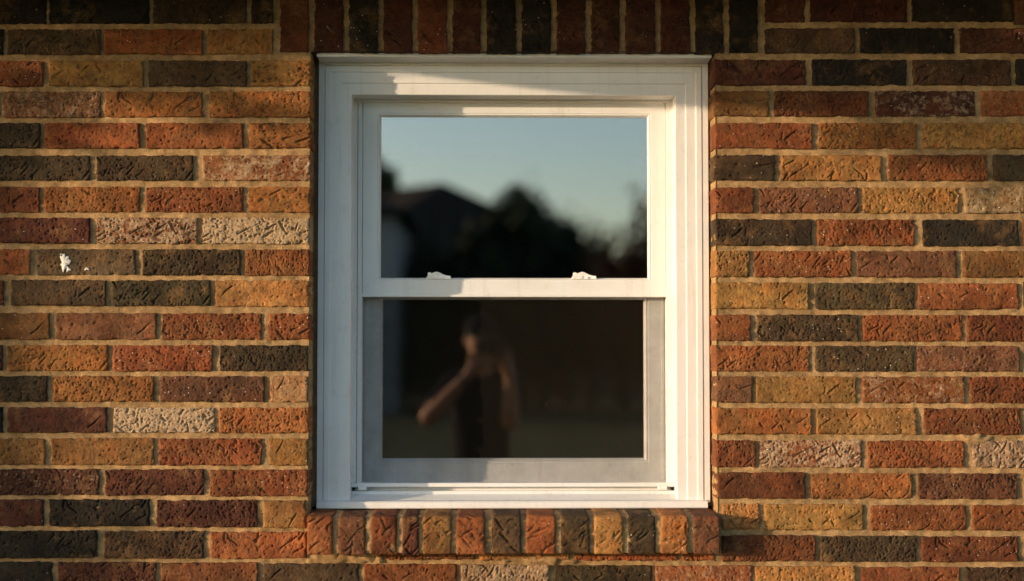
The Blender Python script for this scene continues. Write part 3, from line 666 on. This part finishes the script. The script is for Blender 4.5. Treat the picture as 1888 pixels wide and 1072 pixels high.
M['jeans'] = plain('dark_denim', (0.02, 0.025, 0.045), 0.9, 0, 60, .3, .4); M['hair'] = plain('dark_hair', (0.012, 0.010, 0.010), 0.6, 0, 90, .5, .6)
M['blackp'] = plain('black_plastic', (0.012, 0.012, 0.012), 0.5, 0, 100, .2); M['shoe'] = plain('dark_shoe', (0.02, 0.018, 0.016), 0.7); M['eye'] = plain('eye', (0.5, 0.48, 0.45), 0.2)
M['steelc'] = plain('lens_ring', (0.10, 0.10, 0.10), 0.4, .6)
px0 = Vector((-0.055, -3.72, 0.0))             # the person's standing point
person = empty('person', px0); tag(person, 'person in dark shirt and cap holding a camera up, mirrored in the lower pane', 'person', kind='thing')
C = lambda x, y, z: Vector((x - px0.x, y - px0.y, z))
J = dict(pelvis=C(-.05, -3.80, .93), waist=C(-.05, -3.80, 1.08), chest=C(-.05, -3.80, 1.26), neck0=C(-.05, -3.795, 1.40), neck1=C(-.048, -3.765, 1.47),
 lsh=C(-.21, -3.78, 1.355), lel=C(-.345, -3.60, 1.155), lwr=C(-.135, -3.545, 1.385), lpalm=C(-.085, -3.525, 1.445),
 rsh=C(.11, -3.78, 1.355), rel=C(.10, -3.655, 1.125), rwr=C(.105, -3.60, 1.375), rpalm=C(.085, -3.57, 1.465),
 lhip=C(-.14, -3.80, .88), lkn=C(-.155, -3.77, .49), lan=C(-.165, -3.80, .09), lto=C(-.185, -3.66, .04), rhip=C(.04, -3.80, .88), rkn=C(.05, -3.77, .49), ran=C(.06, -3.80, .09), rto=C(.08, -3.66, .04))
hd = C(-.050, -3.735, 1.585)
def fingers(palm, wr, side, v, e, r, pi):
    d = (palm - wr).normalized(); across = Vector((0, .55, .2)).cross(d).normalized()
    fwd = Vector((-side, .25, .35)).normalized()
    for i, (o_, ln) in enumerate(((-.030, .062), (-.010, .072), (.010, .068), (.029, .052))):
        b = palm + d * .035 + across * o_; k = [b, b + (d * .55 + fwd * .45).normalized() * ln * .5, b + (d * .25 + fwd * .8).normalized() * ln * .9, b + (d * .0 + fwd).normalized() * ln * 1.1]
        p_ = pi
        for q, rr in zip(k, (.0095, .009, .0082, .007)): v.append(q); r.append(rr); e.append((p_, len(v) - 1)); p_ = len(v) - 1
    b = palm - across * .034; p_ = pi
    for q, rr in ((b, .011), (b - across * .022 + d * .022, .0105), (b - across * .022 + d * .05 + fwd * .012, .0085)): v.append(q); r.append(rr); e.append((p_, len(v) - 1)); p_ = len(v) - 1
v = [J['pelvis'], J['waist'], J['chest'], J['neck0'], J['neck1'], hd + Vector((0, .012, -.055)), hd + Vector((0, -.008, .012)), hd + Vector((0, -.012, .072))]
r_ = [(.10, .09), (.09, .085), (.11, .09), (.062, .06), (.056, .056), (.074, .088), (.090, .105), (.066, .082)]
e = [(i, i + 1) for i in range(7)]
def chain(start, pts):
    p_ = start
    for q, rr in pts: v.append(Vector(q)); r_.append(rr); e.append((p_, len(v) - 1)); p_ = len(v) - 1
    return p_
for s_, sd in (('l', -1), ('r', 1)):
    mid = lambda a, b, t: a.lerp(b, t)
    q = chain(2, ((J[s_ + 'sh'], .062), (mid(J[s_ + 'sh'], J[s_ + 'el'], .5), .056), (J[s_ + 'el'], .050), (mid(J[s_ + 'el'], J[s_ + 'wr'], .3), .052), (J[s_ + 'wr'], (.036, .030)), (J[s_ + 'palm'], (.042, .026))))
    fingers(J[s_ + 'palm'], J[s_ + 'wr'], sd, v, e, r_, q)
    chain(0, ((J[s_ + 'hip'], .075), (mid(J[s_ + 'hip'], J[s_ + 'kn'], .5), .066), (J[s_ + 'kn'], .050), (mid(J[s_ + 'kn'], J[s_ + 'an'], .35), .050), (J[s_ + 'an'], .038), (J[s_ + 'to'], (.042, .03))))
body = link('body', skinned('body', v, e, r_, 0, 2), M['skin'], person)
# clothing follows the same joints
def cloth(name, pts, edges, rad, mat): return link(name, skinned(name, pts, edges, rad, 0, 2), mat, person)
le, re_ = J['lsh'].lerp(J['lel'], .72), J['rsh'].lerp(J['rel'], .72)
cloth('shirt', [J['pelvis'] + Vector((0, 0, -.11)), J['waist'], J['chest'], J['neck0'] + Vector((0, 0, -.015)), J['lsh'], J['lsh'].lerp(J['lel'], .4), le, J['rsh'], J['rsh'].lerp(J['rel'], .4), re_],
      [(0, 1), (1, 2), (2, 3), (2, 4), (4, 5), (5, 6), (2, 7), (7, 8), (8, 9)], [(.172, .125), (.158, .115), (.175, .122), (.075, .07), .080, .074, .070, .080, .074, .070], M['shirt'])
cloth('trousers', [J['pelvis'] + Vector((0, 0, .10))] + [x for s_ in 'lr' for x in (J[s_ + 'hip'], J[s_ + 'kn'], J[s_ + 'an'] + Vector((0, 0, .02)))], [(0, 1), (1, 2), (2, 3), (0, 4), (4, 5), (5, 6)], [(.135, .105), .098, .076, .064, .098, .076, .064], M['jeans'])
for s_ in 'lr': cloth('shoe', [J[s_ + 'an'] + Vector((0, -.05, -.035)), J[s_ + 'an'] + Vector((0, .03, -.03)), J[s_ + 'to'] + Vector((0, 0, .005)), J[s_ + 'to'] + Vector((0, .05, .002))], [(0, 1), (1, 2), (2, 3)], [.044, .05, .046, .035], M['shoe'])
# head: nose, ears, eyes, mouth, cap
def ell(name, c, rx, ry, rz, mat, cut=None):
    bm = bmesh.new(); bmesh.ops.create_uvsphere(bm, u_segments=24, v_segments=16, radius=1)
    for q in bm.verts: q.co = Vector((c.x + q.co.x * rx, c.y + q.co.y * ry, c.z + q.co.z * rz))
    if cut is not None: bmesh.ops.delete(bm, geom=[q for q in bm.verts if q.co.z < cut], context='VERTS')
    return link(name, from_bm(name, bm), mat, person, True)
ell('nose', hd + Vector((0, .100, -.010)), .013, .020, .022, M['skin'])
for s_ in (-1, 1):
    ell('ear', hd + Vector((s_ * .082, -.012, -.002)), .010, .020, .032, M['skin']); ell('eye', hd + Vector((s_ * .032, .088, .016)), .012, .008, .007, M['eye'])
ell('mouth', hd + Vector((0, .090, -.050)), .024, .008, .006, plain('lips', (0.32, 0.12, 0.10), .5))
ell('hair', hd + Vector((0, -.022, .030)), .090, .106, .105, M['hair'], hd.z + .0)
ell('cap', hd + Vector((0, -.012, .050)), .096, .112, .088, M['shirt'], hd.z + .052)
bm = bmesh.new(); rim = []
for k in range(13):
    a = math.pi * k / 12; rim.append((bm.verts.new((hd.x + .09 * math.cos(a), hd.y - .01 + .105 * math.sin(a), hd.z + .060)), bm.verts.new((hd.x + .085 * math.cos(a), hd.y - .01 + .165 * math.sin(a), hd.z + .045 + .01 * math.sin(a)))))
for k in range(12): bm.faces.new((rim[k][0], rim[k + 1][0], rim[k + 1][1], rim[k][1]))
bmesh.ops.solidify(bm, geom=list(bm.faces), thickness=.005); link('cap_peak', from_bm('cap_peak', bm), M['shirt'], person, True)
# wrist watch
wd_ = (J['lpalm'] - J['lwr']).normalized(); bm = bmesh.new(); bmesh.ops.create_cone(bm, cap_ends=True, segments=24, radius1=.036, radius2=.036, depth=.026)
me = from_bm('wrist_watch', bm); o = link('wrist_watch', me, M['blackp'], person); o.location = J['lwr'] - wd_ * .012; o.rotation_euler = wd_.to_track_quat('Z', 'Y').to_euler(); o.scale = (1, .9, 1)
# the camera in the hands
camb = empty('camera', (0, -3.56, 1.55)); tag(camb, 'black camera held up to the face of the mirrored person', 'camera', kind='thing')
def cpart(o): o.parent = camb; return o
cpart(box('camera_body', -.070, .070, -.030, .022, -.050, .040, M['blackp'], None, .008)); cpart(box('viewfinder_hump', -.026, .026, -.032, .018, .036, .062, M['blackp'], None, .007))
cpart(box('grip', -.072, -.046, .018, .036, -.046, .030, M['blackp'], None, .007))
bm = bmesh.new(); prof = [(.033, .020), (.036, .026), (.036, .050), (.034, .052), (.034, .074), (.037, .076), (.037, .096), (.034, .098), (.030, .094), (.027, .082), (.0, .079)]
rings = [[bm.verts.new((r * math.cos(i * math.pi / 16), y, r * math.sin(i * math.pi / 16))) for i in range(32)] for r, y in prof[:-1]]
for A, B in zip(rings, rings[1:]):
    for i in range(32): bm.faces.new((A[i], A[(i + 1) % 32], B[(i + 1) % 32], B[i]))
bm.faces.new(rings[-1])
cpart(link('lens', from_bm('lens', bm), M['blackp'], None, True)); 
for sx in (-.045, .045):
    bm = bmesh.new(); bmesh.ops.create_cone(bm, cap_ends=True, segments=20, radius1=.011, radius2=.010, depth=.010); o = cpart(link('dial', from_bm('dial', bm), M['steelc'])); o.location = (sx, -.006, .044)

# a tree to the left of the photograph whose leaves throw soft patches on the wall
side = empty('garden_tree', (-8.2, -2.9, 0)); tag(side, 'leafy garden tree left of the window, outside the picture, dappling the wall', 'tree', kind='thing')
rt = random.Random(11); v = []; f = []; tops = []
def shade_leaf(x, z, t0=4.5, t1=7.5, sz=(.022, .045)):
    p = Vector((x, 0, z)) + SUNV * rt.uniform(t0, t1) - Vector(side.location); tops.append(p)
    s_ = rt.uniform(*sz); d = (SUNV + Vector((rt.gauss(0, .6), rt.gauss(0, .6), rt.gauss(0, .6)))).normalized(); u = d.orthogonal().normalized(); w_ = d.cross(u); a = rt.uniform(0, 6.28)
    u, w_ = u * math.cos(a) + w_ * math.sin(a), w_ * math.cos(a) - u * math.sin(a); u *= s_; w_ *= s_ * .5
    b = len(v); v.extend([p - u, p + w_ - u * .1, p + u, p - w_ - u * .1]); f.append((b, b + 1, b + 2, b + 3))
for _ in range(260):                               # leaves added to darken the wall's left edge like lens falloff, thinning rightwards
    shade_leaf(-1.30 + rt.expovariate(1 / .10) if rt.random() < .5 else -1.30 - rt.uniform(0, .8), rt.uniform(.85, 2.55))
for cx, cz, sx, sz_, n in ((70, 82, .16, .018, 120), (200, 100, .05, .015, 25), (450, 76, .08, .012, 30), (320, 128, .13, .022, 100), (190, 150, .10, .02, 50), (430, 205, .12, .02, 26), (30, 250, .08, .06, 30), (1790, 248, .13, .026, 380), (1880, 285, .07, .03, 80), (70, 1030, .16, .05, 60), (10, 960, .06, .08, 30)):  # clusters placed for shade patches; the lower-left ones only darken that corner
    X_, Z_ = P(cx, cz)
    for _ in range(n): shade_leaf(rt.gauss(X_, sx), rt.gauss(Z_, sz_), 3.2, 4.6)
link('crown', pydata('crown', v, f), M['leaf'], side)
bm = bmesh.new()
def branch(p, q, r0, r1):
    d = (q - p).normalized(); u = d.orthogonal().normalized(); w_ = d.cross(u); m_ = (p + q) / 2 + Vector((rt.uniform(-.1, .1), rt.uniform(-.1, .1), rt.uniform(0, .12)))
    ra = [[bm.verts.new(c + (u * math.cos(i * math.pi / 3) + w_ * math.sin(i * math.pi / 3)) * rr) for i in range(6)] for c, rr in ((p, r0), (m_, (r0 + r1) / 2), (q, r1))]
    for A, B in zip(ra, ra[1:]):
        for i in range(6): bm.faces.new((A[i], A[(i + 1) % 6], B[(i + 1) % 6], B[i]))
branch(Vector((0, 0, 0)), Vector((.1, 0, 2.9)), .16, .09)
for i in range(16): q = tops[(i * 163 + 7) % 260]; branch(Vector((.05, 0, rt.uniform(.9, 2.8))), q, .03, .005)
link('trunk', from_bm('trunk', bm), M['bark'], side, True)
